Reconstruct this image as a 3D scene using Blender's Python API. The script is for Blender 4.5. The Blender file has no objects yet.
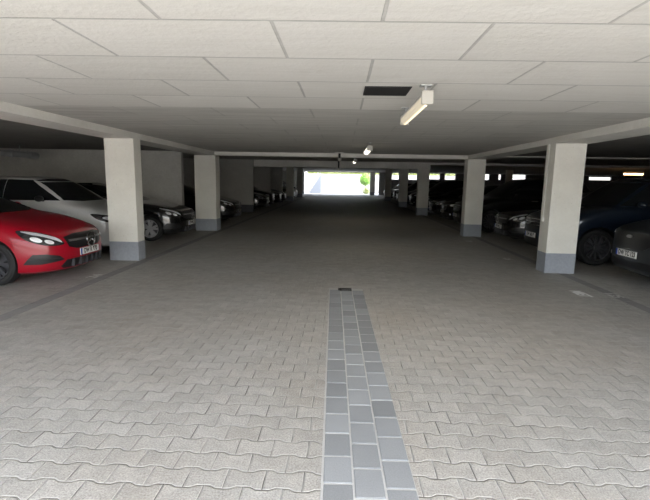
import bpy, bmesh, math, random
from mathutils import Vector, Matrix
from mathutils.bvhtree import BVHTree
random.seed(7)
S = bpy.context.scene
C = S.collection
PI = math.pi

# ------------------------------------------------------------------ materials
def new_mat(name):
    m = bpy.data.materials.new(name); m.use_nodes = True
    nt = m.node_tree; b = nt.nodes['Principled BSDF']
    return m, nt, b

def simple(name, col, rough=.5, metal=0, coat=0, emit=None, es=0, trans=0, ior=1.5, spec=.5):
    m, nt, b = new_mat(name)
    b.inputs['Base Color'].default_value = (*col, 1)
    b.inputs['Roughness'].default_value = rough
    b.inputs['Metallic'].default_value = metal
    b.inputs['Coat Weight'].default_value = coat
    b.inputs['Coat Roughness'].default_value = .04
    b.inputs['Transmission Weight'].default_value = trans
    b.inputs['IOR'].default_value = ior
    b.inputs['Specular IOR Level'].default_value = spec
    if emit:
        b.inputs['Emission Color'].default_value = (*emit, 1)
        b.inputs['Emission Strength'].default_value = es
    return m

class NT:
    def __init__(s, nt): s.nt = nt
    def n(s, t, **k):
        x = s.nt.nodes.new(t)
        for a, v in k.items(): setattr(x, a, v)
        return x
    def link(s, a, b): s.nt.links.new(a, b)
    def m(s, op, a, b=None, c=None):
        x = s.n('ShaderNodeMath', operation=op)
        for i, v in enumerate((a, b, c)):
            if v is None: continue
            if isinstance(v, (int, float)): x.inputs[i].default_value = v
            else: s.link(v, x.inputs[i])
        return x.outputs[0]
    def ramp(s, fac, stops):
        x = s.n('ShaderNodeValToRGB'); e = x.color_ramp.elements
        while len(e) < len(stops): e.new(.5)
        for el, (p, c) in zip(e, stops):
            el.position = p; el.color = (*c, 1) if len(c) == 3 else c
        s.link(fac, x.inputs[0]); return x.outputs[0]
    def mix(s, fac, a, b, mode='MIX'):
        x = s.n('ShaderNodeMix', data_type='RGBA', blend_type=mode)
        for sock, v in ((x.inputs[0], fac), (x.inputs[6], a), (x.inputs[7], b)):
            if isinstance(v, (int, float)): sock.default_value = v
            elif isinstance(v, tuple): sock.default_value = (*v, 1)
            else: s.link(v, sock)
        return x.outputs[2]
    def noise(s, vec, scale, detail=4, rough=.5):
        x = s.n('ShaderNodeTexNoise'); x.inputs['Scale'].default_value = scale
        x.inputs['Detail'].default_value = detail; x.inputs['Roughness'].default_value = rough
        s.link(vec, x.inputs['Vector']); return x.outputs[0]
    def bump(s, h, strength, dist, base=None):
        x = s.n('ShaderNodeBump'); x.inputs['Strength'].default_value = strength
        x.inputs['Distance'].default_value = dist
        s.link(h, x.inputs['Height'])
        if base is not None: s.link(base, x.inputs['Normal'])
        return x.outputs[0]

def mat_pavers():
    m, nt, b = new_mat('interlocking_pavers'); g = NT(nt)
    tc = g.n('ShaderNodeTexCoord'); P = tc.outputs['Object']
    sp = g.n('ShaderNodeSeparateXYZ'); g.link(P, sp.inputs[0])
    wob = g.noise(P, 2.3, 2)
    x = g.m('ADD', sp.outputs[0], g.m('MULTIPLY', g.m('SUBTRACT', wob, .5), .02))
    y = g.m('ADD', sp.outputs[1], g.m('MULTIPLY', g.m('SUBTRACT', g.noise(P, 1.7, 2), .5), .02))
    px, py, amp = .21, .1455, .0098
    # row joints pass y=2.09, cross joints pass x=-1.75 there (row parity handled by offset)
    u = g.m('DIVIDE', g.m('ADD', x, 1.75 + .21*40), px)
    v = g.m('DIVIDE', g.m('ADD', y, -2.10 + .1455*20), py)
    k = g.m('ROUND', v)
    par = g.m('MULTIPLY', g.m('SUBTRACT', g.m('MULTIPLY', g.m('FRACT', g.m('MULTIPLY', g.m('ADD', k, .25), .5)), 2), .0), 1)
    # par ~0.25 (even) or 1.25 (odd) -> sign
    odd = g.m('GREATER_THAN', par, 1)
    sign = g.m('SUBTRACT', 1, g.m('MULTIPLY', odd, 2))
    tri = g.m('SUBTRACT', g.m('MULTIPLY', g.m('ABSOLUTE', g.m('SUBTRACT', g.m('FRACT', u), .5)), 4), 1)   # -1..1
    trap = g.m('MINIMUM', g.m('MAXIMUM', g.m('MULTIPLY', tri, 3.2), -1), 1)
    jy = g.m('MULTIPLY', g.m('MULTIPLY', trap, sign), amp/py)
    dv = g.m('SUBTRACT', g.m('SUBTRACT', v, k), jy)
    dist_row = g.m('MULTIPLY', g.m('ABSOLUTE', dv), py)
    row = g.m('ADD', k, g.m('GREATER_THAN', dv, 0))
    uu = g.m('ADD', u, g.m('MULTIPLY', row, .5))
    fu = g.m('FRACT', g.m('ADD', uu, .5))
    dist_c = g.m('MULTIPLY', g.m('ABSOLUTE', g.m('SUBTRACT', fu, .5)), px)
    cell = g.m('FLOOR', g.m('ADD', uu, 0))
    cv = g.n('ShaderNodeCombineXYZ'); g.link(cell, cv.inputs[0]); g.link(row, cv.inputs[1])
    wn = g.n('ShaderNodeTexWhiteNoise', noise_dimensions='2D'); g.link(cv.outputs[0], wn.inputs['Vector'])
    rnd = wn.outputs['Value']
    d = g.m('MINIMUM', dist_row, dist_c)
    # colours
    big = g.noise(P, .55, 5, .6)
    fine = g.noise(P, 95, 3, .8)
    med = g.noise(P, 9, 4, .6)
    base = g.ramp(rnd, [(0, (.355, .345, .32)), (.5, (.385, .375, .35)), (1, (.415, .405, .38))])
    base = g.mix(g.m('MULTIPLY', g.ramp(big, [(.42, (0, 0, 0)), (.62, (1, 1, 1))]), .4), base, (.33, .29, .24))
    base = g.mix(.7, base, g.ramp(fine, [(.32, (.2, .2, .2)), (.68, (.8, .8, .8))]), 'OVERLAY')
    base = g.mix(.3, base, g.ramp(med, [(.3, (.3, .3, .3)), (.7, (.7, .7, .7))]), 'OVERLAY')
    jm = g.n('ShaderNodeMapRange'); jm.inputs[1].default_value = .0016; jm.inputs[2].default_value = .0034
    g.link(d, jm.inputs[0]); joint = jm.outputs[0]
    em = g.n('ShaderNodeMapRange'); em.inputs[1].default_value = .004; em.inputs[2].default_value = .010
    g.link(d, em.inputs[0])
    base = g.mix(g.m('MULTIPLY', g.m('SUBTRACT', 1, em.outputs[0]), .55), base, (.60, .59, .55))
    jn = g.noise(P, 5, 3)
    jcol = g.ramp(jn, [(.40, (.09, .085, .075)), (.55, (.34, .33, .31))])
    col = g.mix(joint, jcol, base)
    # stall surface beyond the column lines keeps the same stone and colour
    g.link(col, b.inputs['Base Color'])
    b.inputs['Roughness'].default_value = .62
    hm = g.n('ShaderNodeMapRange'); hm.inputs[1].default_value = .001; hm.inputs[2].default_value = .009
    hm.interpolation_type = 'SMOOTHSTEP'
    g.link(d, hm.inputs[0])
    nb = g.bump(hm.outputs[0], 1.0, .006)
    nb = g.bump(fine, .35, .002, nb)
    tilt = g.m('MULTIPLY', rnd, 1.0)
    g.link(nb, b.inputs['Normal'])
    return m

def mat_ceiling():
    m, nt, b = new_mat('painted_ceiling_panels'); g = NT(nt)
    tc = g.n('ShaderNodeTexCoord'); P = tc.outputs['Object']
    s0 = g.n('ShaderNodeSeparateXYZ'); g.link(P, s0.inputs[0])
    c0_ = g.n('ShaderNodeCombineXYZ'); g.link(s0.outputs[0], c0_.inputs[0])
    g.link(g.m('SUBTRACT', s0.outputs[1], g.m('MULTIPLY', s0.outputs[0], .016)), c0_.inputs[1])
    mp = g.n('ShaderNodeMapping'); g.link(c0_.outputs[0], mp.inputs[0])
    # row joints at y=2.56+.735k ; joints of the row 2.56-3.24 at x=-1.60
    mp.inputs['Location'].default_value = (1.60 + 1.195*30 + 1.195*.5, -2.545 + .735*20, 0)
    br = g.n('ShaderNodeTexBrick'); g.link(mp.outputs[0], br.inputs['Vector'])
    br.offset = .5; br.offset_frequency = 2; br.squash = 1
    br.inputs['Color1'].default_value = (.69, .675, .63, 1); br.inputs['Color2'].default_value = (.76, .745, .70, 1)
    br.inputs['Mortar'].default_value = (.53, .52, .49, 1)
    br.inputs['Scale'].default_value = 1; br.inputs['Mortar Size'].default_value = .011
    br.inputs['Mortar Smooth'].default_value = .25; br.inputs['Bias'].default_value = 0
    br.inputs['Brick Width'].default_value = 1.195; br.inputs['Row Height'].default_value = .735
    st = g.n('ShaderNodeMapping'); g.link(P, st.inputs[0]); st.inputs['Scale'].default_value = (1, 9, 1)
    n1 = g.noise(st.outputs[0], 1.6, 5, .6)
    n2 = g.noise(P, 24, 5, .7)
    sep = g.n('ShaderNodeSeparateXYZ'); g.link(P, sep.inputs[0])
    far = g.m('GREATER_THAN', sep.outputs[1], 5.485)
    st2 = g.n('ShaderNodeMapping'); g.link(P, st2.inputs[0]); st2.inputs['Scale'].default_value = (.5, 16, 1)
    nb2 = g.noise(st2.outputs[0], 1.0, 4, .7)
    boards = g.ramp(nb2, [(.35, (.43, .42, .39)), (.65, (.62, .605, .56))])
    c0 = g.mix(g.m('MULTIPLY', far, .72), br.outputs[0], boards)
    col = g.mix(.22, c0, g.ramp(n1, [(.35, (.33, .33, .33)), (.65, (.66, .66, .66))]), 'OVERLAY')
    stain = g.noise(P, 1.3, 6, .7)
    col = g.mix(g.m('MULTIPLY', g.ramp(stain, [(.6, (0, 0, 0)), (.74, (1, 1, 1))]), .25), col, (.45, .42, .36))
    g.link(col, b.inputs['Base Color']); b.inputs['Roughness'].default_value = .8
    nb = g.bump(g.m('SUBTRACT', 1, br.outputs['Fac']), 1, .006)
    nb = g.bump(n2, .8, .008, nb)
    g.link(nb, b.inputs['Normal'])
    return m

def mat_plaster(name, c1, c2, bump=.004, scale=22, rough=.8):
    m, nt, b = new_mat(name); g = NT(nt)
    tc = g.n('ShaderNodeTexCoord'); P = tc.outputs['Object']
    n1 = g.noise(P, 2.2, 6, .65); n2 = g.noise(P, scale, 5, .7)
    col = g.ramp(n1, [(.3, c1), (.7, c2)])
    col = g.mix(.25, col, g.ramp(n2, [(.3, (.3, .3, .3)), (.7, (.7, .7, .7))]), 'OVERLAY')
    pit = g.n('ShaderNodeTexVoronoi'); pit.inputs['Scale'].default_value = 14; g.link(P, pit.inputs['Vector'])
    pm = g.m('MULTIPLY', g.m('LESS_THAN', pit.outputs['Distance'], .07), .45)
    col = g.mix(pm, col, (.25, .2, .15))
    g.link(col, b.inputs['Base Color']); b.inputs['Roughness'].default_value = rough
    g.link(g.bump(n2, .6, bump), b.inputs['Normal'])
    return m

def mat_speckle(name, c1, c2, scale=150, rough=.8, bs=.002, big=.8):
    m, nt, b = new_mat(name); g = NT(nt)
    tc = g.n('ShaderNodeTexCoord'); P = tc.outputs['Object']
    n2 = g.noise(P, scale, 3, .7)
    info = g.n('ShaderNodeAttribute'); info.attribute_name = 'tone'
    n1 = g.noise(P, big, 4)
    f = g.m('ADD', g.m('MULTIPLY', n2, .6), g.m('ADD', g.m('MULTIPLY', n1, .35), g.m('MULTIPLY', info.outputs['Fac'], .35)))
    col = g.ramp(f, [(.3, c1), (.9, c2)])
    g.link(col, b.inputs['Base Color']); b.inputs['Roughness'].default_value = rough
    g.link(g.bump(n2, .5, bs), b.inputs['Normal'])
    return m

def mat_brickwall():
    m, nt, b = new_mat('pale_stone_wall'); g = NT(nt)
    tc = g.n('ShaderNodeTexCoord'); P = tc.outputs['Object']
    mp = g.n('ShaderNodeMapping'); g.link(P, mp.inputs[0]); mp.inputs['Rotation'].default_value = (PI/2, 0, 0)
    br = g.n('ShaderNodeTexBrick'); g.link(mp.outputs[0], br.inputs['Vector'])
    br.inputs['Color1'].default_value = (.56, .53, .49, 1); br.inputs['Color2'].default_value = (.44, .41, .37, 1)
    br.inputs['Mortar'].default_value = (.32, .30, .28, 1); br.inputs['Scale'].default_value = 1
    br.inputs['Brick Width'].default_value = .8; br.inputs['Row Height'].default_value = .4; br.inputs['Mortar Size'].default_value = .012
    g.link(br.outputs[0], b.inputs['Base Color']); b.inputs['Roughness'].default_value = .9
    return m

def mat_leaf(name, c1, c2):
    m, nt, b = new_mat(name); g = NT(nt)
    tc = g.n('ShaderNodeTexCoord'); n = g.noise(tc.outputs['Object'], 3, 4)
    g.link(g.ramp(n, [(.3, c1), (.7, c2)]), b.inputs['Base Color']); b.inputs['Roughness'].default_value = .6
    return m

def mat_paint_worn(name, col, thr=.48):
    m, nt, b = new_mat(name); g = NT(nt)
    tc = g.n('ShaderNodeTexCoord'); n = g.noise(tc.outputs['Object'], 30, 6, .75)
    f = g.ramp(n, [(thr-.05, (0, 0, 0)), (thr+.05, (1, 1, 1))])
    g.link(g.mix(f, (.36, .35, .33), col), b.inputs['Base Color']); b.inputs['Roughness'].default_value = .75
    return m

M = dict(
    pav=mat_pavers(), ceil=mat_ceiling(),
    column=mat_plaster('white_column_plaster', (.78, .76, .69), (.87, .85, .775)),
    bayceil=mat_plaster('dark_bay_ceiling', (.22, .215, .20), (.29, .28, .26), .003),  # one darker tone for both bay ceilings
    plinth=mat_plaster('grey_blue_plinth_paint', (.30, .32, .355), (.38, .40, .435), .002),
    darkplinth=simple('dark_grey_plinth_paint', (.10, .105, .12), .7),
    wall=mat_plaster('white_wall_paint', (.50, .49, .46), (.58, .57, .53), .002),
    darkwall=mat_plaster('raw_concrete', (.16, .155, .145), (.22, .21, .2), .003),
    beam=mat_plaster('beam_paint', (.74, .72, .665), (.84, .82, .765), .003),
    edge=mat_speckle('dark_gutter_stone', (.23, .225, .22), (.35, .345, .33)),
    strip=mat_speckle('bluish_sett_stone', (.17, .178, .184), (.33, .345, .355)),
    sand=mat_speckle('joint_sand', (.42, .42, .41), (.62, .62, .60)),
    iron=simple('cast_iron', (.03, .03, .03), .6, .6),
    dark=simple('dark_void', (.012, .012, .012), .8),
    road=mat_speckle('pale_outdoor_paving', (.42, .41, .39), (.58, .57, .54), 60),
    roadback=mat_speckle('bluish_asphalt_drive', (.15, .165, .19), (.22, .24, .27), 60),
    stone=mat_brickwall(),
    render=mat_plaster('white_house_render', (.6, .6, .6), (.7, .7, .7)),
    bark=simple('bark', (.18, .12, .08), .9),
    leaf=mat_leaf('fresh_leaves', (.10, .28, .03), (.28, .5, .08)),
    hedge=mat_leaf('hedge_leaves', (.12, .17, .03), (.26, .3, .09)),
    steel=simple('galvanised_steel', (.42, .43, .43), .5, .25),
    plastic=simple('grey_white_plastic', (.62, .6, .55), .5),
    lens=simple('lit_lamp_cover', (.72, .67, .55), .35, emit=(1, .86, .62), es=.12),
    tube=simple('lit_tube', (.9, .85, .75), .4, emit=(1, .82, .58), es=.35),
    cap=simple('lamp_end_cap', (.52, .50, .45), .4),
    lampfar=simple('lit_far_lamp_cover', (.85, .85, .8), .35, emit=(1, .93, .78), es=.9),
    warm=simple('warm_lit_tube', (.9, .7, .5), .4, emit=(1, .55, .25), es=3),
    red=simple('red_car_paint', (.33, .002, .014), .33, 0, .4, spec=.35),
    white=simple('white_car_paint', (.62, .62, .61), .35, .0, .6),
    black=simple('black_car_paint', (.006, .006, .007), .25, .0, 1),
    navy=simple('dark_blue_car_paint', (.008, .016, .032), .3, .2, 1),
    grey=simple('dark_grey_car_paint', (.035, .040, .044), .35, .3, .7),
    silver=simple('silver_car_paint', (.45, .45, .46), .35, .5, .8),
    glass=simple('tinted_car_glass', (.008, .010, .012), .06, .0, .3),
    chrome=simple('chrome', (.75, .75, .76), .12, 1),
    satin=simple('satin_silver', (.30, .30, .31), .3, .9),
    lampblk=simple('headlight_housing', (.03, .032, .035), .12, .2, 1),
    lamplens=simple('headlight_reflector', (.85, .87, .9), .3, .5),
    grille=simple('black_grille_plastic', (.012, .012, .013), .4),
    rubber=simple('tyre_rubber', (.018, .018, .018), .75),
    rimdark=simple('dark_alloy', (.10, .10, .11), .35, .5),
    rim=simple('silver_alloy', (.62, .62, .64), .4, .35),
    rimmid=simple('grey_alloy', (.16, .16, .17), .3, .6),
    plate=simple('plate_white', (.8, .8, .78), .4),
    plateblue=simple('plate_blue', (.01, .07, .45), .4),
    plateink=simple('plate_ink', (.01, .01, .01), .5),
    markw=mat_paint_worn('white_floor_paint', (.88, .88, .86), .30),
    markf=mat_paint_worn('faded_floor_paint', (.75, .74, .71), .47),
    cable=simple('white_conduit', (.75, .74, .7), .5),
    bluegrey=simple('pale_blue_metal', (.32, .35, .39), .5, .3),
)

# ------------------------------------------------------------------ helpers
def obj(name, bm, mat, parent=None, smooth=False, angle=None):
    me = bpy.data.meshes.new(name); bm.normal_update(); bm.to_mesh(me); bm.free()
    for x in (mat if isinstance(mat, (list, tuple)) else [mat]): me.materials.append(x)
    if smooth:
        for p in me.polygons: p.use_smooth = True
        if angle: me.set_sharp_from_angle(angle=math.radians(angle))
    o = bpy.data.objects.new(name, me); C.objects.link(o)
    if parent: o.parent = parent
    return o
def empty(name, loc=(0, 0, 0), rz=0, parent=None):
    o = bpy.data.objects.new(name, None); C.objects.link(o); o.location = loc; o.rotation_euler = (0, 0, rz)
    o.empty_display_size = .2
    if parent: o.parent = parent
    return o
def tag(o, label=None, cat=None, group=None, kind=None):
    if label: o['label'] = label
    if cat: o['category'] = cat
    if group: o['group'] = group
    if kind: o['kind'] = kind
    return o
def box(bm, x0, x1, y0, y1, z0, z1, bev=0):
    r = bmesh.ops.create_cube(bm, size=1)
    vs = r['verts']
    bmesh.ops.scale(bm, vec=(x1-x0, y1-y0, z1-z0), verts=vs)
    bmesh.ops.translate(bm, vec=((x0+x1)/2, (y0+y1)/2, (z0+z1)/2), verts=vs)
    if bev:
        es = list({e for v in vs for e in v.link_edges})
        bmesh.ops.bevel(bm, geom=es, offset=bev, segments=2, affect='EDGES', profile=.5)
def bx(x0, x1, y0, y1, z0, z1, bev=0):
    bm = bmesh.new(); box(bm, x0, x1, y0, y1, z0, z1, bev); return bm
def tube(bm, pts, r, n=10):
    """straight capped tubes through the points"""
    for a, b in zip(pts[:-1], pts[1:]):
        a = Vector(a); b = Vector(b); d = b-a
        q = d.to_track_quat('Z', 'Y').to_matrix().to_4x4()
        bmesh.ops.create_cone(bm, cap_ends=True, segments=n, radius1=r, radius2=r, depth=d.length,
                              matrix=Matrix.Translation((a+b)/2) @ q)
def lathe(bm, prof, n=32, M4=None):
    """profile (r, h) round local Y axis"""
    rings = []
    for r, h in prof:
        ring = []
        for i in range(n):
            a = 2*PI*i/n
            v = Vector((r*math.cos(a), h, r*math.sin(a)))
            if M4: v = M4 @ v
            ring.append(bm.verts.new(v))
        rings.append(ring)
    for A, B in zip(rings[:-1], rings[1:]):
        for i in range(n):
            j = (i+1) % n
            bm.faces.new((A[i], A[j], B[j], B[i]))
    return rings
def struct(name, bm, m, parent=None, label=None):
    o = obj(name, bm, m, parent)
    if not parent: o['kind'] = 'structure'
    if label: o['label'] = label
    return o
def copy_tree(o, parent=None, paint=None):
    c = o.copy(); C.objects.link(c); c.parent = parent
    if paint and o.type == 'MESH' and o.get('painted'):
        for s in c.material_slots:
            if s.material and s.material.name.endswith('car_paint'):
                s.link = 'OBJECT'; s.material = paint
    for ch in list(KIDS.get(o.name, [])): copy_tree(ch, c, paint)
    return c
KIDS = {}
def index_kids(o):
    KIDS[o.name] = [x for x in bpy.data.objects if x.parent == o]
    for x in KIDS[o.name]: index_kids(x)
def text_mesh(name, body, size, mat, parent, matrix, ext=.0005, bold=0.0, xs=1):
    cu = bpy.data.curves.new(name, 'FONT'); cu.body = body; cu.size = size; cu.extrude = ext
    cu.align_x = 'CENTER'; cu.align_y = 'CENTER'; cu.offset = bold
    t = bpy.data.objects.new('tmp_text', cu); C.objects.link(t)
    dg = bpy.context.evaluated_depsgraph_get()
    me = bpy.data.meshes.new_from_object(t.evaluated_get(dg))
    bpy.data.objects.remove(t)
    me.transform(Matrix.Diagonal((xs, 1, 1, 1)))
    me.materials.clear(); me.materials.append(mat)
    o = bpy.data.objects.new(name, me); C.objects.link(o)
    me.transform(matrix)
    if parent: o.parent = parent
    return o

# ------------------------------------------------------------------ setting
XL, XR, WC = -3.95, 3.75, .57
RS = .3      # where the roof begins, behind the viewer
Y1 = 13.80
struct('floor', bx(-11.6, 40, -1.0, 57.2, -.2, 0), M['pav'])
struct('ground_front', bx(-40, 60, -45, -1.0, -.22, -.005), M['road'])
struct('ground_back', bx(-40, 60, 57.2, 95, -.22, -.005), M['roadback'])
struct('ceiling', bx(XL-.01, XR+.01, RS, Y1+.02, 2.45, 3.0), M['ceil'])
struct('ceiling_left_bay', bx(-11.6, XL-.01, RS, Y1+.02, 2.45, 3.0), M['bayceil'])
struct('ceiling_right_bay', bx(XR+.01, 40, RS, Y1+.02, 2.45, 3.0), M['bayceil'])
struct('ceiling_middle', bx(-11.6, 40, Y1+.02, 22.62, 2.62, 3.0), M['ceil'])
struct('ceiling_back', bx(-11.6, 40, 22.62, 57.2, 2.87, 3.0), M['ceil'])
struct('roof_slab', bx(-11.8, 40.2, RS, 57.4, 3.0, 3.4), M['darkwall'])
struct('wall_left', bx(-11.8, -11.6, RS, 57.2, 0, 3.0), M['wall'])
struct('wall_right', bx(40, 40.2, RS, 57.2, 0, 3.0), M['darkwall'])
struct('wall_front_left', bx(-11.6, -7.2, RS, RS+.25, 0, 3.0), M['wall'])  # both front walls are unseen, added to narrow the opening and dim the bays
struct('wall_front_right', bx(6.6, 40, RS, RS+.25, 0, 3.0), M['wall'])
# downstand beams
def beam(name, *a): return struct(name, bx(*a, .006), M['beam'])
beam('ceiling_beam', XL-WC, XL, RS, Y1+.001, 2.335, 2.47)
beam('ceiling_beam', XR, XR+WC, RS, Y1+.001, 2.335, 2.47)
beam('ceiling_beam', XL-.17, XR+.02, Y1+.001, Y1+.33, 2.335, 2.70)
beam('ceiling_beam', XR+WC, 40, Y1+.001, Y1+.33, 2.42, 2.70)
beam('ceiling_beam', -7.2, XR+WC, 22.6, 22.9, 2.29, 2.95)
beam('ceiling_beam', XR+WC, 40, 22.6, 22.9, 2.50, 2.95)
# transverse bay walls on the left, each with its grey plinth
def bay_wall(name, x0, x1, y, top, tk=.2, plinth=True):
    o = struct(name, bx(x0, x1, y, y+tk, 0, top), M['wall'])
    if plinth:
        struct('painted_plinth', bx(x0-.001, x1+.004, y-.004, y+tk+.004, 0, .37), M['darkplinth'], o)
    return o
bay_wall('wall_bay_near', -11.6, -5.17, 14.25, 2.62)
bay_wall('wall_bay_middle', -11.6, XL-WC+.02, 22.4, 2.87)
bay_wall('wall_bay_far', -11.6, XL-WC+.02, 27.9, 2.87)
bay_wall('wall_bay_rear', -7.0, XL-WC, 33.6, 2.87)
# rear wall with openings
def rear_wall():
    bm = bmesh.new()
    ops = [(6.1, 7.08, 2.0, 2.8), (8.1, 9.35, 2.0, 2.8), (10.9, 12.2, 2.1, 2.80), (12.85, 14.15, 2.1, 2.84), (15.3, 15.9, 2.15, 2.84), (17.7, 18.35, 2.15, 2.84),
           (19.5, 19.8, 2.2, 2.84), (20.55, 22.85, 2.25, 2.84), (30.6, 33.3, 2.35, 2.72)]
    x = 4.6
    for a, b_, z0, z1 in ops:
        box(bm, x, a, 57.2, 57.45, 0, 3.0)
        box(bm, a, b_, 57.2, 57.45, 0, z0); box(bm, a, b_, 57.2, 57.45, z1, 3.0)
        x = b_
    box(bm, x, 40, 57.2, 57.45, 0, 3.0)
    return bm
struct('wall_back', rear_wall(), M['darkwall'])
struct('wall_back_left', bx(-11.6, -5.35, 57.2, 57.45, 0, 3.0), M['wall'])
struct('lintel_over_exit', bx(-5.35, 4.6, 57.2, 57.45, 2.78, 3.0), M['darkwall'])

# dark gutter rows along both column lines
for nm, x0, x1 in (('trim_1', -3.93, -3.76), ('trim_2', 3.98, 4.15)):
    bm = bmesh.new(); y = 1.2
    while y < 57:
        box(bm, x0, x1, y+.004, y+.236, -.03, .004, .003); y += .24
    struct(nm, bm, M['edge'])

# the bluish sett strip in the aisle
def sett_strip():
    bm = bmesh.new()
    lay = bm.faces.layers.float.new('tone')
    w, l, gap = .167, .236, .009
    for c, off in ((0, 2.16), (1, 2.29), (2, 2.13)):
        y = off - .24*6
        while y < 6.45:
            y0, y1 = y+gap/2, min(y+.24-gap/2, 6.52)
            n0 = len(bm.faces)
            box(bm, -.07+c*w+gap/2, -.07+(c+1)*w-gap/2, y0, y1, -.04, .006+random.uniform(-.001, .0015), .007)
            bm.faces.ensure_lookup_table(); t = random.random()
            for f in bm.faces[n0:]: f[lay] = t
            y += .24
    return bm
# the strip runs a touch askew to the aisle
ang = math.atan2(.09, 4.4)
st = obj('paving_strip', sett_strip(), M['strip']); st['kind'] = 'structure'
Rm = Matrix.Translation((0, 2.1, 0)) @ Matrix.Rotation(ang, 4, 'Z') @ Matrix.Translation((0, -2.1, 0))
st.data.transform(Rm)
# float face attribute -> read as 'tone'
bed = struct('strip_bedding', bx(-.078, .428, .72, 6.56, -.05, .002), M['sand']); bed.data.transform(Rm)
# drain grate at its head
def grate():
    root = empty('drain_grate', (.07, 6.50, 0))
    bm = bmesh.new()
    box(bm, -.10, .10, -.07, -.055, 0, .011); box(bm, -.10, .10, .055, .07, 0, .011)
    box(bm, -.10, -.088, -.07, .07, 0, .011); box(bm, .088, .10, -.07, .07, 0, .011)
    obj('frame', bm, M['iron'], root)
    bm = bmesh.new()
    for i in range(7): box(bm, -.082+i*.0255, -.070+i*.0255, -.055, .055, .002, .010)
    obj('grille_bars', bm, M['iron'], root)
    obj('sump', bx(-.088, .088, -.055, .055, .0005, .0035), M['dark'], root)
    tag(root, 'small black iron drain grate at the far end of the bluish paving strip', 'drain')
grate()

# ------------------------------------------------------------------ columns
def column(x, y, w, d, top, label, group=None):
    root = empty('concrete_column', (x+w/2, y+d/2, 0))
    obj('shaft', bx(-w/2, w/2, -d/2, d/2, .37, top, .008), M['column'], root)
    obj('painted_base', bx(-w/2-.002, w/2+.002, -d/2-.002, d/2+.002, 0, .372, .006), M['plinth'], root)
    tag(root, label, 'column', group)
    return root
G = 'columns along both sides of the aisle'
column(XL-WC, 8.42, WC, .30, 2.34, 'nearest white concrete column on the left, beside the red car', G)
column(XL-.645, 13.80, .665, .45, 2.335, 'second white column on the left, just past the black saloon', G)
column(XR, 8.19, WC-.03, .36, 2.34, 'nearest white column on the right, with a thin cable down its side', G)
column(XR, 13.77, WC-.03, .36, 2.34, 'second white column on the right, past the black cars with lit plates', G)
column(XR, 22.5, WC-.03, .36, 2.29, 'third, shaded grey column on the right of the aisle', G)
column(XR, 29.7, WC-.03, .36, 2.87, 'fourth column on the right, dark and narrow, behind the third', G)
column(XR, 39.6, WC-.03, .36, 2.87, 'fifth dark column on the right, close before the exit', G)
column(3.42, 56.4, .62, .40, 2.87, 'last column at the right edge of the bright exit', G)
column(XL-WC, 35.8, WC, .36, 2.87, 'slim dark column on the left, between the rear cars', G)
column(XL-WC, 44.0, WC, .36, 2.87, 'left column in front of the lit car nearest the exit', G)
column(-5.35, 56.4, .5, .4, 2.87, 'last column at the left edge of the bright exit', G)
G2 = 'columns of the second row deep in the right bays'
for i, y in enumerate((13.77, 29.7, 39.6)):
    column(14.2, y, .5, .36, (2.45, 2.87, 2.87)[i], ('dim column deep in the right bays, seen between the two nearest right columns', 'dim column deep in the right bays, farther back beside the window slots', 'dim column deep in the right bays, last before the rear wall')[i], G2)

# cable conduit and its box on the side of the nearest right column
cc = empty('cable_conduit', (3.75, 8.42, 0))
bm = bmesh.new(); tube(bm, [(-.010, 0, 1.02), (-.010, 0, 2.335)], .009, 8); obj('conduit_pipe', bm, M['cable'], cc)
obj('junction_box', bx(-.04, .001, -.035, .035, .94, 1.03, .004), M['cable'], cc)
tag(cc, 'thin white cable conduit with small box down the side of the nearest right column', 'conduit')

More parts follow.
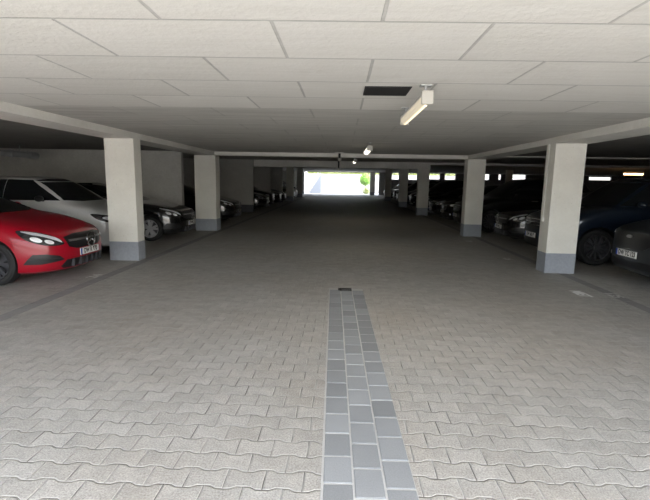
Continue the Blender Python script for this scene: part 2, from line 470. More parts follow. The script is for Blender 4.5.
# ------------------------------------------------------------------ lamps and ceiling fittings
def tube_lamp(x, y, z, L, lensmat, label, near=True, rx=0, power=0):
    root = empty('ceiling_lamp', (x, y, z), 0)
    bm = bmesh.new()   # housing
    wx = .05 if near else .062
    n = 14; prof = []
    for i in range(n+1):
        a = PI*i/n; prof.append((wx*math.cos(a), .0+.055*math.sin(a)))
    v0 = [bm.verts.new((px, -L/2, pz)) for px, pz in prof]; v1 = [bm.verts.new((px, L/2, pz)) for px, pz in prof]
    for i in range(n): bm.faces.new((v0[i], v0[i+1], v1[i+1], v1[i]))
    bm.faces.new(v0[::-1]); bm.faces.new(v1); bm.faces.new((v0[0], v1[0], v1[-1], v0[-1]))
    obj('housing', bm, M['plastic'], root)
    bm = bmesh.new(); v0 = []; v1 = []
    for i in range(n+1):
        a = PI+PI*i/n
        v0.append(bm.verts.new(((wx-.002)*math.cos(a), -L/2+.01, .062*math.sin(a)))); v1.append(bm.verts.new(((wx-.002)*math.cos(a), L/2-.01, .062*math.sin(a))))
    for i in range(n): bm.faces.new((v0[i], v0[i+1], v1[i+1], v1[i]))
    bm.faces.new(v0[::-1]); bm.faces.new(v1)
    df = obj('diffuser', bm, lensmat, root, True, 40)
    if near:
        df2 = obj('reflector_strip', bx(-.012, .012, -L/2+.05, L/2-.05, -.068, -.061, .002), M['tube'], df)
    for s in (-1, 1):
        obj('end_cap', bx(-wx-.002, wx+.002, s*L/2-.03, s*L/2+.012, -.064, .05, .012), M['cap'], root)
        bm = bmesh.new(); tube(bm, [(0, s*(L/2-.1), .05), (0, s*(L/2-.1), 2.45-z if y < 13.8 else .3)], .012, 8)
        box(bm, -.05, .05, s*(L/2-.1)-.04, s*(L/2-.1)+.04, (2.44-z if y < 13.8 else .29), (2.452-z if y < 13.8 else .3))
        obj('bracket', bm, M['steel'], root)
    tag(root, label, 'lamp', 'tube lamps along the aisle ceiling')
    ld = bpy.data.lights.new('lamp_light', 'AREA'); ld.shape = 'RECTANGLE'; ld.size = .1; ld.size_y = L
    ld.energy = power; ld.color = (1, .84, .62)
    lo = bpy.data.objects.new('lamp_light', ld); C.objects.link(lo); lo.location = (0, 0, -.08); lo.parent = root
    return root
tube_lamp(.71, 4.72, 2.335, 1.42, M['lens'], 'nearest tube lamp, long housing with ribbed cover, beside the dark ceiling hatch', power=3)
tube_lamp(.57, 10.6, 2.335, 1.5, M['lampfar'], 'second tube lamp, small in the distance before the first cross beam', False, power=.8)
tube_lamp(.47, 18.2, 2.42, 1.4, M['lampfar'], 'third tube lamp, tiny and bright behind the first cross beam', False, power=.8)
# dark hatch
h = empty('ceiling_hatch', (.39, 4.37, 2.45))
obj('hatch_frame', bx(-.21, .21, -.205, .205, -.006, .0), M['iron'], h)
obj('hatch_opening', bx(-.195, .195, -.19, .19, -.009, -.005), M['dark'], h)
tag(h, 'dark square hatch in the ceiling beside the nearest tube lamp', 'hatch')
# hanging sensors
for y, zt, zb, lab in ((13.3, 2.45, 2.24, 'white ball sensor on a thin dark rod, nearer of the two hanging rods'),
                       (19.5, 2.62, 2.12, 'white ball sensor on a long dark rod, farther of the two hanging rods')):
    r = empty('hanging_sensor', (-.11 if y < 15 else -.19, y, zb))
    bm = bmesh.new(); tube(bm, [(0, 0, 0), (0, 0, zt-zb)], .035, 8); obj('rod', bm, M['iron'], r)
    bm = bmesh.new(); bmesh.ops.create_uvsphere(bm, u_segments=12, v_segments=8, radius=.055); obj('ball', bm, M['cap'], r, True)
    obj('ceiling_plate', bx(-.12, .12, -.05, .05, zt-zb-.03, zt-zb), M['plastic'], r)
    tag(r, lab, 'sensor', 'hanging rods over the aisle')
# warm far tube in the right bays
t = empty('ceiling_lamp', (20.4, 32.5, 2.68))
obj('diffuser', bx(-.65, .65, -.06, .06, -.26, -.14, .02), M['warm'], t)
obj('housing', bx(-.7, .7, -.07, .07, -.14, .0, .01), M['plastic'], t)
bm = bmesh.new(); tube(bm, [(-.4, 0, 0), (-.4, 0, .19)], .012, 8); obj('hanger', bm, M['steel'], t)
bm = bmesh.new(); tube(bm, [(.4, 0, 0), (.4, 0, .19)], .012, 8); obj('hanger', bm, M['steel'], t)
tag(t, 'warm orange tube lamp deep in the right bays above the car roofs', 'lamp')
# pipe at the left
t = empty('ceiling_pipe', (-9, 0, 0))
bm = bmesh.new(); tube(bm, [(0, 1.5, 2.2), (0, 12.75, 2.2)], .085, 16); obj('pipe', bm, M['steel'], t, True, 40)
for ya, yb, rr in ((12.62, 12.95, .105), (11.9, 12.0, .1)):
    bm = bmesh.new(); tube(bm, [(0, ya, 2.2), (0, yb, 2.2)], rr, 16); obj('collar', bm, M['steel'], t, True, 40)
for y in (3.5, 8, 12.3):
    bm = bmesh.new(); tube(bm, [(0, y, 2.28), (0, y, 2.45)], .012, 8); obj('hanger', bm, M['steel'], t)
tag(t, 'grey steel pipe hung under the ceiling of the left bay', 'pipe')

# ------------------------------------------------------------------ painted stall marks
def flat(x, y, rz): return Matrix.Translation((x, y, .0035)) @ Matrix.Rotation(rz, 4, 'Z')
o = text_mesh('painted_lettering', 'MIET', .24, M['markw'], None, flat(3.60, 6.64, -PI/2), .001, .006, .72)
tag(o, 'white stencilled letters painted on the paving at the right column line', 'floor marking')
o = text_mesh('painted_number', '125', .24, M['markf'], None, flat(4.06, 6.62-.03, -PI/2), .001, .004, .8)
tag(o, 'faded stall number painted behind the white letters on the right', 'floor marking')
o = text_mesh('painted_number', '24', .24, M['markf'], None, flat(-4.02, 6.98, PI/2), .001, .004, 1.2)
tag(o, 'faded stall number on the paving in front of the red car', 'floor marking')
o = text_mesh('painted_number', '126', .24, M['markf'], None, flat(3.62, 9.7, -PI/2), .001, .004, .8)
tag(o, 'faded stall number between the two nearest right columns', 'floor marking')
o = text_mesh('painted_number', '129', .24, M['markf'], None, flat(3.60, 12.6, -PI/2), .001, .004, .8)
tag(o, 'faded stall number just before the second right column', 'floor marking')

# ------------------------------------------------------------------ cars
def interp(tab, z, k):
    for a, b in zip(tab[:-1], tab[1:]):
        if a[0] <= z <= b[0]:
            t = (z-a[0])/(b[0]-a[0]) if b[0] > a[0] else 0
            return a[k]+(b[k]-a[k])*t
    return tab[-1][k]

def smooth_tab(tab, n=3):
    """Catmull-Rom through the slice keys"""
    out = []
    for i in range(len(tab)-1):
        p0 = tab[max(i-1, 0)]; p1 = tab[i]; p2 = tab[i+1]; p3 = tab[min(i+2, len(tab)-1)]
        for s in range(n):
            t = s/n
            row = []
            for k in range(len(p1)):
                a, b, c, d = p0[k], p1[k], p2[k], p3[k]
                if k == 0: v = b+(c-b)*t
                else:
                    # monotone-limited tangents
                    m1 = (c-a)/2*.8; m2 = (d-b)/2*.8
                    if (b-a)*(c-b) <= 0: m1 = 0
                    if (c-b)*(d-c) <= 0: m2 = 0
                    v = (2*t**3-3*t**2+1)*b+(t**3-2*t**2+t)*m1+(-2*t**3+3*t**2)*c+(t**3-t**2)*m2
                row.append(v)
            out.append(row)
    out.append(list(tab[-1]))
    return out

def body_mesh(tab, nc=14, ns=10):
    bm = bmesh.new(); rings = []
    for z, xf, xr, w, cf, cr, n in smooth_tab(tab):
        ring = []
        pts = []
        for i in range(nc+1):                       # front cap, centre -> side
            a = PI/2*i/nc
            pts.append((xf+cf*(1-max(math.cos(a), 0)**(2/n)), w*max(math.sin(a), 0)**(2/n)))
        x0 = xf+cf; x1 = xr-cr
        for i in range(1, ns):
            t = i/ns; pts.append((x0+(x1-x0)*t, w*(1+.012*math.sin(PI*t))))
        for i in range(nc+1):
            a = PI/2*(1-i/nc)
            pts.append((xr-cr*(1-max(math.cos(a), 0)**(2/2.6)), w*max(math.sin(a), 0)**(2/2.6)))
        full = [(x, y) for x, y in pts]+[(x, -y) for x, y in pts[-2:0:-1]]
        rings.append([bm.verts.new((-x, y, z)) for x, y in full])
    N = len(rings[0])
    for A, B in zip(rings[:-1], rings[1:]):
        for i in range(N):
            j = (i+1) % N
            bm.faces.new((A[i], B[i], B[j], A[j]))
    bm.faces.new(rings[0]); bm.faces.new(rings[-1][::-1])
    bmesh.ops.recalc_face_normals(bm, faces=bm.faces)
    return bm

def catmull(pts, n=4, closed=True):
    out = []; L = len(pts)
    for i in range(L):
        p0, p1, p2, p3 = (pts[(i+j-1) % L] for j in range(4))
        for s in range(n):
            t = s/n
            out.append(tuple(.5*((2*p1[k])+(-p0[k]+p2[k])*t+(2*p0[k]-5*p1[k]+4*p2[k]-p3[k])*t*t+(-p0[k]+3*p1[k]-3*p2[k]+p3[k])*t**3) for k in (0, 1)))
    return out

def patch_bm(bvh, outline, phi, side=1, off=.004, thick=.012, cell=.045, round_=True, bm=None):
    """outline (a, z) seen from direction phi (degrees from dead ahead towards the side), laid onto the body"""
    own = bm is None
    t = bmesh.new()
    pts = catmull(outline) if round_ else outline
    vs = [t.verts.new((a, z, 0)) for a, z in pts]
    t.faces.new(vs)
    for ax, co in ((0, [p[0] for p in pts]), (1, [p[1] for p in pts])):
        lo, hi = min(co), max(co); k = int((hi-lo)/cell)
        for i in range(1, k+1):
            c = [0, 0, 0]; no = [0, 0, 0]; c[ax] = lo+(hi-lo)*i/(k+1); no[ax] = 1
            bmesh.ops.bisect_plane(t, geom=t.verts[:]+t.edges[:]+t.faces[:], plane_co=c, plane_no=no, dist=1e-5)
    ph = math.radians(phi)
    o = Vector((math.cos(ph), side*math.sin(ph), 0)); e = Vector((-math.sin(ph), side*math.cos(ph), 0))
    if phi == 180: o = Vector((-1, 0, 0)); e = Vector((0, 1, 0))
    front = {}; back = {}
    bm = bm or bmesh.new()
    for v in t.verts:
        base = e*v.co.x+Vector((0, 0, v.co.y))
        org = base+o*4 if phi != 180 else base+Vector((-8, 0, 0))
        hit, nrm, idx, dist = bvh.ray_cast(org, -o)
        if hit is None:
            hit, nrm, idx, dist = bvh.find_nearest(base+(o*.2 if phi != 180 else Vector((-4.3, 0, 0))))
        if nrm.dot(o) < 0: nrm = -nrm
        front[v] = bm.verts.new(hit+nrm*off); back[v] = bm.verts.new(hit+nrm*(off-thick))
    for f in t.faces:
        q = [front[v] for v in f.verts]; r = [back[v] for v in f.verts]
        bm.faces.new(q); bm.faces.new(r[::-1])
    for ed in t.edges:
        if len(ed.link_faces) == 1:
            a, b = ed.verts
            bm.faces.new((front[a], back[a], back[b], front[b]))
    t.free()
    if own: bmesh.ops.recalc_face_normals(bm, faces=bm.faces)
    return bm

def wheel(root, x, y, R, side, style, rimmat, w=.22):
    wr = empty('wheel', (x, y, R), 0, root)
    s = side
    bm = bmesh.new()
    r0 = R*.70
    prof = [(r0, -w*.42), (r0+.02, -w*.5), (R-.035, -w*.5), (R-.008, -w*.4), (R, -w*.25), (R, w*.25), (R-.008, w*.4), (R-.035, w*.5), (r0+.02, w*.5), (r0, w*.42), (r0, -w*.42)]
    lathe(bm, prof, 40); bmesh.ops.recalc_face_normals(bm, faces=bm.faces)
    obj('tyre', bm, M['rubber'], wr, True, 35)
    bm = bmesh.new()
    fy = s*w*.36
    lathe(bm, [(r0+.004, s*w*.46), (r0-.012, s*w*.44), (r0-.02, s*w*.30), (r0-.03, -s*w*.40)], 40)
    lathe(bm, [(.0, fy+s*.006), (.035, fy+s*.006), (.05, fy-s*.002), (.055, fy-s*.03), (.0, fy-s*.03)], 20)
    n = {'five': 5, 'ten': 10, 'multi': 14}[style]
    for i in range(n):
        a0 = 2*PI*i/n+.2
        dup_ = ((-.17, .06), (.17, .06)) if style == 'five' else ((0, .045 if style == 'ten' else .028),)
        for da, wd in dup_:
            ca, sa = math.cos(a0+da*.4), math.sin(a0+da*.4); cb, sb = math.cos(a0+da*1.3), math.sin(a0+da*1.3)
            A = Vector((ca*.04, 0, sa*.04)); B = Vector((cb*(r0-.012), 0, sb*(r0-.012)))
            d = (B-A).normalized(); p = Vector((-d.z, 0, d.x))
            h1, h2 = wd*.5, wd*.42
            q = [A-p*h1, A+p*h1, B+p*h2, B-p*h2]
            f = [bm.verts.new((v.x, fy, v.z)) for v in q[:2]]+[bm.verts.new((v.x, fy+s*.012, v.z)) for v in q[2:]]
            g = [bm.verts.new((v.x, fy-s*.035, v.z)) for v in q]
            bm.faces.new(f); bm.faces.new(g[::-1])
            for j in range(4):
                k = (j+1) % 4; bm.faces.new((f[j], g[j], g[k], f[k]))
    bmesh.ops.recalc_face_normals(bm, faces=bm.faces)
    obj('rim', bm, rimmat, wr)
    bm = bmesh.new(); lathe(bm, [(.0, s*.0), (r0-.04, s*.0), (r0-.04, -s*.02), (0, -s*.02)], 24)
    bmesh.ops.recalc_face_normals(bm, faces=bm.faces)
    obj('brake_disc', bm, M['rimdark'], wr)

def number_plate(root, x, z, txt, tilt=0, name='number_plate'):
    p = obj(name, bx(x, x+.012, -.26, .26, z-.055, z+.055, .003), M['plate'], root)
    obj('country_band', bx(x+.0122, x+.0132, -.257, -.218, z-.05, z+.05), M['plateblue'], p)
    bm = bmesh.new()
    for a in ((-.255, .255, z+.049, z+.053), (-.255, .255, z-.053, z-.049)): box(bm, x+.012, x+.0135, a[0], a[1], a[2], a[3])
    obj('border', bm, M['plateink'], p)
    # letters face +x ; text right = +y
    Mx = Matrix(((0, 0, 1, x+.0125), (1, 0, 0, .02), (0, 1, 0, z), (0, 0, 0, 1)))
    text_mesh('registration', txt, .105, M['plateink'], p, Mx, .0008, .003, .80)
    return p

def star_emblem(root, x, z, R):
    bm = bmesh.new()
    T = Matrix.Translation((x, 0, z)) @ Matrix.Rotation(-PI/2, 4, 'Z')
    lathe(bm, [(R, -.006), (R, .010), (R*.86, .012), (R*.86, -.006), (R, -.006)], 36, T)
    for i in range(3):
        a = PI/2+i*2*PI/3
        tip = Vector((0, math.cos(a)*R*.92, math.sin(a)*R*.92)); p = Vector((0, -math.sin(a), math.cos(a)))*R*.17
        c = Vector((x, 0, z))
        v = [bm.verts.new(c+p+Vector((.004, 0, 0))), bm.verts.new(c-p+Vector((.004, 0, 0))), bm.verts.new(c+tip+Vector((.004, 0, 0))), bm.verts.new(c+Vector((.016, 0, 0)))]
        bm.faces.new((v[0], v[3], v[2])); bm.faces.new((v[3], v[1], v[2])); bm.faces.new((v[0], v[1], v[3])); bm.faces.new((v[0], v[2], v[1]))
    bmesh.ops.recalc_face_normals(bm, faces=bm.faces)
    return obj('emblem', bm, M['chrome'], root)

def make_car(name, paint, L=4.3, W=.89, H=1.43, zn=.68, zc=.99, xc=1.15, xrf=2.15, R=.325, wf=.92, wb=2.70,
             glass_drop=0, style='five', rimmat='rim', plate='DW R 870', front='star', rear=.55, sill=.2, bar='satin', hl='chrome', plz=.44, n=2.6, high=0, mirror=None):
    root = empty(name)
    zb = zc-.03
    dz = zc-zn
    tab = [  # z, xf, xr, w, capf, capr, n
        (sill-.03, .16, L-.18, W-.10, .55, .3, 2.5),
        (sill+.01, .06, L-.08, W-.03, .62, .35, 2.6),
        (sill+.10, .015, L-.02, W-.01, .68, .38, 2.6),
        (.44+high, .0, L, W, .72, .4, n),
        (zn-.10, .012, L-.01, W, .74, .4, n),
        (zn, .045, L-.04, W-.002, .76, .4, n),
        (zn+dz*.22, .13, L-.06, W-.006, .76, .4, n),
        (zn+dz*.42, .29, L-.08, W-.010, .72, .4, n+.1),
        (zn+dz*.62, .50, L-.10, W-.018, .66, .38, n+.2),
        (zn+dz*.82, .78, L-.12, W-.03, .56, .36, n+.4),
        (zc, xc, L-.15, W-.055, .42, .34, 2.9),
        (zc+(H-zc)*.10, xc+(xrf-xc)*.12, L-.19, W-.085, .40, .34, 2.8),
        (zc+(H-zc)*.35, xc+(xrf-xc)*.38, L-.20-rear*.25, W-.13, .40, .32, 2.7),
        (zc+(H-zc)*.60, xc+(xrf-xc)*.64, L-.20-rear*.55, W-.19, .40, .30, 2.6),
        (zc+(H-zc)*.80, xc+(xrf-xc)*.86, L-.20-rear*.85, W-.25, .42, .30, 2.5),
        (zc+(H-zc)*.91, xc+(xrf-xc)*1.05, L-.22-rear*1.1, W-.31, .46, .30, 2.4),
        (zc+(H-zc)*.97, xc+(xrf-xc)*1.3, L-.3-rear*1.5, W-.39, .5, .35, 2.3),
        (H, xc+(xrf-xc)*1.7, L-.5-rear*1.9, W-.52, .45, .35, 2.2)]
    bm = body_mesh(tab)
    bvh = BVHTree.FromBMesh(bm)
    body = obj('body', bm, [paint, M['grille']], root, True)
    # wheel arches
    cut = bmesh.new()
    for x in (-wf, -wf-wb):
        for s in (1, -1):
            r = bmesh.ops.create_cone(cut, cap_ends=True, segments=40, radius1=R+.045, radius2=R+.045, depth=.7,
                                      matrix=Matrix.Translation((x, s*(W-.28+.35), R+.01)) @ Matrix.Rotation(PI/2, 4, 'X'))
    co = obj('cutter', cut, [M['grille']])
    md = body.modifiers.new('b', 'BOOLEAN'); md.operation = 'DIFFERENCE'; md.object = co; md.solver = 'EXACT'
    try: md.material_mode = 'TRANSFER'
    except Exception: pass
    dg = bpy.context.evaluated_depsgraph_get(); dg.update()
    me = bpy.data.meshes.new_from_object(body.evaluated_get(dg)); body.modifiers.clear(); body.data = me
    me.set_sharp_from_angle(angle=math.radians(38))
    bpy.data.objects.remove(co)
    body['painted'] = 1
    for x in (-wf, -wf-wb):
        for s in (1, -1): wheel(root, x, s*(W-.125), R, s, style, M[rimmat])
    def P(nm, mat, outline, phi, side=1, parent=root, **k):
        return obj(nm, patch_bm(bvh, outline, phi, side, **k), mat, parent, True, 40)
    # glazing
    gh = H-zc
    zlo, zhi = zc+.02*1, zc+gh*.86
    ww = W-.14
    wt = W-.33
    ws = [(-ww, zlo+.02), (-wt, zhi), (-.3, zhi+gh*.045), (.3, zhi+gh*.045), (wt, zhi), (ww, zlo+.02), (.4, zlo-.005), (-.4, zlo-.005)]
    P('windscreen', M['glass'], ws, 0, round_=False, off=.003)
    bw = [(-ww+.08, zc+gh*.25), (-wt-.0, zhi-.02), (wt, zhi-.02), (ww-.08, zc+gh*.25)]
    P('rear_window', M['glass'], bw, 180, round_=False, off=.003)
    for s in (1, -1):
        # side windows, a = distance behind the nose (phi 90 -> e = -x)
        a0 = xc+.30; a1 = xc+(xrf-xc)*.86+.30; xm = wf+wb*.56; xe = L-.55-rear*.8
        P('side_window', M['glass'], [(a0, zc+.035), (a1, zhi-.01), (xm-.008, zhi+.0), (xm-.008, zc+.03)], 90, s, round_=False, off=.009, cell=.03)
        P('side_window', M['glass'], [(xm+.008, zc+.03), (xm+.008, zhi), (xe-.30, zhi-.02), (xe+.12, zc+.14), (xe+.02, zc+.05)], 90, s, round_=False, off=.009, cell=.03)
        # door handle
        zz = zc-.13
        P('door_handle', M['chrome'] if hl == 'bright' else paint, [(xm-.30, zz), (xm-.30, zz+.035), (xm-.08, zz+.035), (xm-.08, zz)], 90, s, round_=False, off=.03, thick=.03)
        # mirror
        bmm = bmesh.new(); bmesh.ops.create_uvsphere(bmm, u_segments=16, v_segments=10, radius=1)
        bmesh.ops.scale(bmm, vec=(.065, .115, .062), verts=bmm.verts)
        bmesh.ops.translate(bmm, vec=(-(xc+.66), s*(W+.02), zc+.07), verts=bmm.verts)
        tube(bmm, [(-(xc+.62), s*(W-.1), zc+.02), (-(xc+.65), s*(W-.0), zc+.05)], .022, 8)
        mo = obj('mirror', bmm, mirror or paint, root, True, 50); mo['painted'] = 1
    # lights and grille
    if front == 'star':
        for s in (1, -1):
            hs = [(.43, zn-.105), (.50, zn-.02), (.66, zn+.055), (.84, zn+.10), (.96, zn+.115), (1.00, zn+.095), (.93, zn+.0), (.80, zn-.07), (.62, zn-.115)]
            h_ = P('headlight', M['lampblk'], hs, 42, s, off=.006)
            P('running_light', M['lamplens'], [(.455, zn-.08), (.52, zn-.01), (.68, zn+.048), (.82, zn+.085), (.95, zn+.10), (.84, zn+.055), (.70, zn+.022), (.56, zn-.035)], 42, s, h_, off=.010)
            for cx, cz, rr in ((.63, -.058, .036), (.79, -.018, .042)):
                P('lens', M['lamplens'], [(cx+rr*1.7*math.cos(q*PI/4), zn+cz+rr*.8*math.sin(q*PI/4)+rr*.5*math.cos(q*PI/4)) for q in range(8)], 42, s, h_, off=.012, cell=.03)
            P('side_intake', M['grille'], [(.44, .36), (.52, .43), (.70, .465), (.86, .47), (.92, .40), (.97, .325), (.75, .32)], 40, s, off=.005, round_=False)
            P('intake_blade', M['grille'], [(.50, .38), (.92, .39), (.92, .402), (.50, .392)], 40, s, off=.02, round_=False)
            P('tail_light', simple_tail, [(.45, .80), (.78, .83), (.80, .92), (.5, .93)], 180, 1, off=.006, round_=False) if s == 1 else P('tail_light', simple_tail, [(-.45, .80), (-.78, .83), (-.80, .92), (-.5, .93)], 180, 1, off=.006, round_=False)
        gz = zn-.09
        g_ = P('grille', M['grille'], [(-.48, gz+.085), (-.43, gz-.065), (-.30, gz-.105), (.30, gz-.105), (.43, gz-.065), (.48, gz+.085), (.27, gz+.12), (-.27, gz+.12)], 0, off=.006, round_=False)
        P('grille_bar', M[bar], [(-.41, gz+.01), (-.42, gz+.038), (.42, gz+.038), (.41, gz+.01)], 0, 1, g_, off=.022, thick=.02, round_=False)
        star_emblem(g_, .05, gz+.005, .118)
        lo = P('lower_intake', M['grille'], [(-.48, .355), (-.56, .26), (-.50, .225), (.50, .225), (.56, .26), (.48, .355)], 0, off=.005, round_=False)
        for yy in (-.36, -.2, -.05, .1, .25, .4): obj('intake_fin', bx(-.055, .018-.05*yy*yy*4, yy-.012-.02, yy+.012-.02, .235, .345), M['rimdark'], lo)
    else:
        for s in (1, -1):
            hs = [(.50, zn-.10), (.53, zn-.01), (.74, zn+.02), (.98, zn+.06), (1.02, zn+.03), (.90, zn-.07), (.70, zn-.12)]
            h_ = P('headlight', M['lampblk'], hs, 42, s, off=.006)
            P('reflector', M['lamplens'], [(.58, zn-.07), (.60, zn-.02), (.78, zn+.0), (.84, zn-.03), (.72, zn-.08)], 42, s, h_, off=.010)
            P('fog_light', M['lamplens'], [(.62+.04*math.cos(q*PI/4), .36+high+.035*math.sin(q*PI/4)) for q in range(8)], 40, s, off=.008, cell=.03)
            sg = s
            P('tail_light', simple_tail, [(sg*.5, zc-.25), (sg*.8, zc-.22), (sg*.8, zc-.05), (sg*.58, zc-.04)], 180, 1, off=.006, round_=False)
        gz = zn-.12
        g_ = P('grille', M['grille'], [(-.50, gz+.09), (-.44, gz-.08), (-.34, gz-.14), (.34, gz-.14), (.44, gz-.08), (.50, gz+.09), (.3, gz+.11), (-.3, gz+.11)], 0, off=.006, round_=False)
        if front == 'bars':
            for q in (-.06, 0, .06):
                P('grille_bar', M['chrome'], [(-.42, gz+q), (-.42, gz+q+.014), (.42, gz+q+.014), (.42, gz+q)], 0, 1, g_, off=.02, thick=.02, round_=False)
        if front == 'oval':
            P('emblem', M['satin'], [(.065*math.cos(q*PI/6), gz+.045+.024*math.sin(q*PI/6)) for q in range(12)], 0, 1, g_, off=.024, thick=.02, cell=.03)
        else:
            star_emblem(g_, .04, gz+.02, .07)
        P('lower_intake', M['grille'], [(-.55, .33+high), (-.62, .24+high*.7), (.62, .24+high*.7), (.55, .33+high)], 0, off=.005, round_=False)
    number_plate(root, .012, plz, plate)
    index_kids(root)
    return root
simple_tail = simple('tail_light_red', (.35, .01, .01), .2, 0, 1)

red = make_car('hatchback_car', M['red'], plate='DW R 870', style='five', rimmat='rimdark', zn=.70, zc=1.01, xc=1.18, xrf=2.2)
red.location = (-4.12, 7.02, 0)
tag(red, 'glossy red hatchback with round silver grille emblem, nosing out left of the nearest left column', 'car', 'cars parked in the left bays')
white = make_car('minivan_car', M['white'], H=1.60, zn=.80, zc=1.08, xc=.94, xrf=1.72, L=4.36, rear=.35, front='bars', plate='DW K 412', plz=.5, mirror=M['grille'], high=.04, R=.32)
white.location = (-4.56, 9.76, 0)
tag(white, 'white people carrier parked between the red hatchback and the black saloon', 'car', 'cars parked in the left bays')
black = make_car('saloon_car', M['black'], L=4.65, H=1.46, zn=.74, zc=1.0, xc=1.25, xrf=2.3, rear=.8, style='five', rimmat='rim', plate='DW ML 55', front='star', wf=.79, wb=2.82)
black.location = (-4.12, 12.0, 0)
tag(black, 'black saloon with silver spoked wheel, seen between the two nearest left columns', 'car', 'cars parked in the left bays')
suv = make_car('suv_car', M['navy'], L=4.7, W=.94, H=1.81, zn=.92, zc=1.18, xc=1.05, xrf=1.9, R=.37, wf=.95, wb=2.8, rear=.4, style='multi', rimmat='rimmid', front='bars', plate='DW AB 19', plz=.52, high=.12, sill=.26, hl='bright')
suv.location = (4.22, 10.02, 0); suv.rotation_euler.z = PI
tag(suv, 'dark blue sport utility car with many spoked wheel, just behind the nearest right column', 'car', 'cars parked in the right bays')
grey = make_car('crossover_car', M['grey'], L=4.3, W=.90, H=1.56, zn=.88, zc=1.12, xc=1.1, xrf=2.0, R=.34, wf=.9, wb=2.65, rear=.4, style='ten', rimmat='rimdark', front='oval', plate='DW TC 123', plz=.53, high=.1, sill=.24)
grey.location = (4.66, 7.34, 0); grey.rotation_euler.z = PI
tag(grey, 'dark grey crossover at the right picture edge, plate ending in 123', 'car', 'cars parked in the right bays')

def park(src, paint, x, y, facing, label, side):
    c = copy_tree(src, None, paint); c.location = (x, y, 0); c.rotation_euler.z = 0 if facing > 0 else PI
    c.name = src.name.split('.')[0]
    tag(c, label, 'car', 'cars parked in the left bays' if side < 0 else 'cars parked in the right bays')
    return c
L_ = 'black '
park(black, M['black'], -3.98, 17.1, 1, 'black car with bright headlight glints just past the second left column, before the plain wall', -1)
park(red, M['black'], -4.05, 24.2, 1, 'dark hatchback right behind the end of the plain left wall', -1)
park(white, M['black'], -4.1, 26.6, 1, 'dark people carrier second behind the plain left wall', -1)
park(black, M['black'], -4.1, 29.7, 1, 'black saloon standing past the farther left wall end', -1)
park(red, M['grey'], -4.1, 32.2, 1, 'grey hatchback before the slim dark left column', -1)
park(black, M['black'], -4.1, 38.2, 1, 'black saloon just past the slim dark left column', -1)
park(white, M['silver'], -4.15, 41.0, 1, 'silver people carrier in the rear left bays', -1)
park(suv, M['white'], -4.6, 47.5, 1, 'white sport utility car catching daylight nearest the exit on the left', -1)

park(black, M['black'], 4.45, 12.75, -1, 'black saloon squeezed before the second right column', 1)
park(suv, M['black'], 4.0, 15.9, -1, 'black sport utility car just behind the second right column', 1)
park(white, M['black'], 4.1, 18.4, -1, 'black people carrier between the second and third right columns', 1)
park(black, M['black'], 4.1, 20.9, -1, 'black saloon right before the third right column', 1)
park(red, M['black'], 4.1, 24.6, -1, 'black hatchback first behind the third right column', 1)
park(suv, M['black'], 4.1, 27.3, -1, 'black sport utility car before the fourth right column', 1)
park(white, M['grey'], 4.1, 31.8, -1, 'grey people carrier first behind the fourth right column', 1)
park(black, M['black'], 4.2, 34.5, -1, 'black saloon midway to the exit on the right', 1)
park(suv, M['grey'], 4.2, 37.2, -1, 'grey sport utility car before the fifth right column', 1)
park(red, M['black'], 4.2, 42.5, -1, 'black hatchback past the fifth right column', 1)
park(white, M['silver'], 4.3, 46.5, -1, 'silver people carrier nearest the exit on the right', 1)

# ------------------------------------------------------------------ beyond the exit
struct('retaining_wall', bx(-9, 30, 68, 68.6, -.1, 2.75), M['stone'])
hw = empty('white_house', (-9.5, 63, 0))
obj('wall', bx(-7, 4.3, 0, 3.5, 0, 5.5), M['render'], hw)
obj('grey_door', bx(3.2, 3.95, -.06, .0, .0, 2.4), M['bluegrey'], hw)
obj('roof', bx(-7.3, 4.5, -.3, 3.8, 5.5, 5.8), M['darkwall'], hw)
tag(hw, 'white rendered house wall with a grey door beyond the exit on the left', 'house')
sr = empty('outdoor_stair', (-4.6, 62.0, 0))
bm = bmesh.new()
for i in range(14): box(bm, .0+i*.12, 1.62, i*.001, 1.0, i*.19, (i+1)*.19)
obj('steps', bm, M['bluegrey'], sr)
bm = bmesh.new(); tube(bm, [(.0, -.03, .9), (1.6, -.03, 3.5)], .03, 8)
for i in range(6): tube(bm, [(.15+i*.28, -.03, .15+i*.44), (.15+i*.28, -.03, 1.1+i*.455)], .018, 6)
obj('handrail', bm, M['steel'], sr)
tag(sr, 'steep pale grey outdoor stair climbing beyond the exit beside the white house', 'stair')

def leaf_cloud(n, fn, size):
    bm = bmesh.new()
    for i in range(n):
        p = Vector(fn()); a = Vector((random.gauss(0, 1), random.gauss(0, 1), random.gauss(0, 1))).normalized()
        b = a.orthogonal().normalized(); s = size*random.uniform(.6, 1.2)
        v = [bm.verts.new(p+a*s), bm.verts.new(p+b*s*.5), bm.verts.new(p-a*s), bm.verts.new(p-b*s*.5)]
        bm.faces.new(v)
    return bm
def hedge_pt():
    return (random.uniform(-9, 20), random.uniform(68.0, 69.2), 2.75+abs(random.gauss(0, .35)))
o = obj('hedge', leaf_cloud(6000, hedge_pt, .14), M['hedge']); tag(o, 'yellow green hedge growing along the top of the pale stone wall', 'hedge')
tr = empty('young_tree', (3.15, 62, 0))
bm = bmesh.new(); tube(bm, [(0, 0, 0), (.02, 0, 1.2), (-.05, 0, 1.9)], .04, 8); tube(bm, [(.02, 0, 1.1), (.3, .1, 1.9)], .022, 6); tube(bm, [(.02, 0, 1.0), (-.35, -.1, 1.8)], .022, 6)
obj('trunk', bm, M['bark'], tr)
def tree_pt():
    while 1:
        x, y, z = (random.uniform(-1, 1) for _ in range(3))
        if x*x+y*y+z*z < 1: return (x*.75-.05, y*.7, 1.95+z*.85)
obj('foliage', leaf_cloud(1800, tree_pt, .09), M['leaf'], tr)
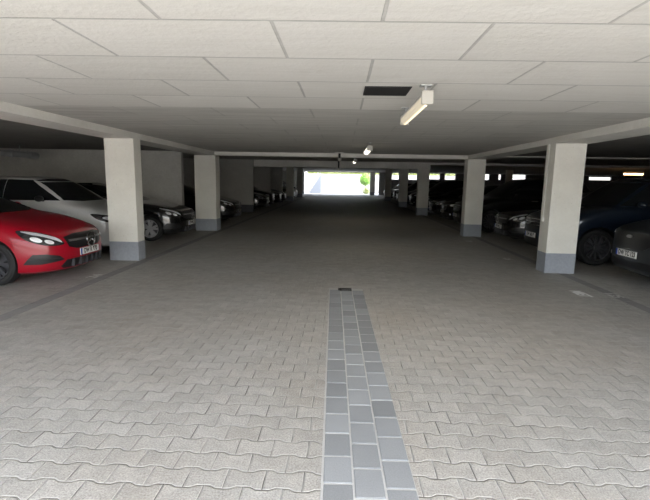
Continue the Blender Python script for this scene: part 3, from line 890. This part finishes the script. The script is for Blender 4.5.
tag(tr, 'young bright green tree beyond the exit near its right edge', 'tree')
rt = empty('yellow_shrub', (3.2, 60.5, 0))
obj('foliage', leaf_cloud(700, lambda: (random.gauss(0, .22), random.gauss(0, .2), abs(random.gauss(.35, .25))+.05), .07), M['hedge'], rt)
bm = bmesh.new(); tube(bm, [(0, 0, 0), (0, 0, .5)], .03, 6); obj('stem', bm, M['bark'], rt)
tag(rt, 'low yellowish shrub under the young tree beyond the exit', 'shrub')

# ------------------------------------------------------------------ light
w = bpy.data.worlds.new('sky'); S.world = w; w.use_nodes = True
nt = w.node_tree; bg = nt.nodes['Background']
sky = nt.nodes.new('ShaderNodeTexSky'); sky.sky_type = 'NISHITA'; sky.sun_disc = False
sky.sun_elevation = math.radians(52); sky.sun_rotation = math.radians(120); sky.air_density = 1.0; sky.dust_density = 2.5
hs = nt.nodes.new('ShaderNodeHueSaturation'); hs.inputs['Saturation'].default_value = .45
nt.links.new(sky.outputs[0], hs.inputs['Color']); nt.links.new(hs.outputs[0], bg.inputs[0]); bg.inputs[1].default_value = .32
sd = bpy.data.lights.new('sun', 'SUN'); sd.energy = 5; sd.angle = math.radians(.53); sd.color = (1, .94, .86)
so = bpy.data.objects.new('sun', sd); C.objects.link(so)
so.rotation_euler = Vector((.85, .18, 1.2)).to_track_quat('Z', 'Y').to_euler()

# ------------------------------------------------------------------ camera
f_px, pitch, yaw, roll, H0 = 444.4, .1530, .0366, .0177, 1.6
fw = Vector((-math.sin(yaw)*math.cos(pitch), math.cos(yaw)*math.cos(pitch), -math.sin(pitch)))
rt_ = Vector((math.cos(yaw), math.sin(yaw), 0)); up = rt_.cross(fw)
r2 = rt_*math.cos(roll)+up*math.sin(roll); u2 = -rt_*math.sin(roll)+up*math.cos(roll)
cd = bpy.data.cameras.new('camera'); cam = bpy.data.objects.new('camera', cd); C.objects.link(cam)
mw = Matrix((r2, u2, -fw)).transposed().to_4x4(); mw.translation = (0, 0, H0)
cam.matrix_world = mw
cd.sensor_width = 36; cd.lens = f_px/650*36; cd.clip_end = 300
S.camera = cam
vs = S.view_settings
vs.view_transform = 'Standard'; vs.look = 'None'; vs.gamma = 1; vs.use_curve_mapping = False
vs.exposure = 1.72
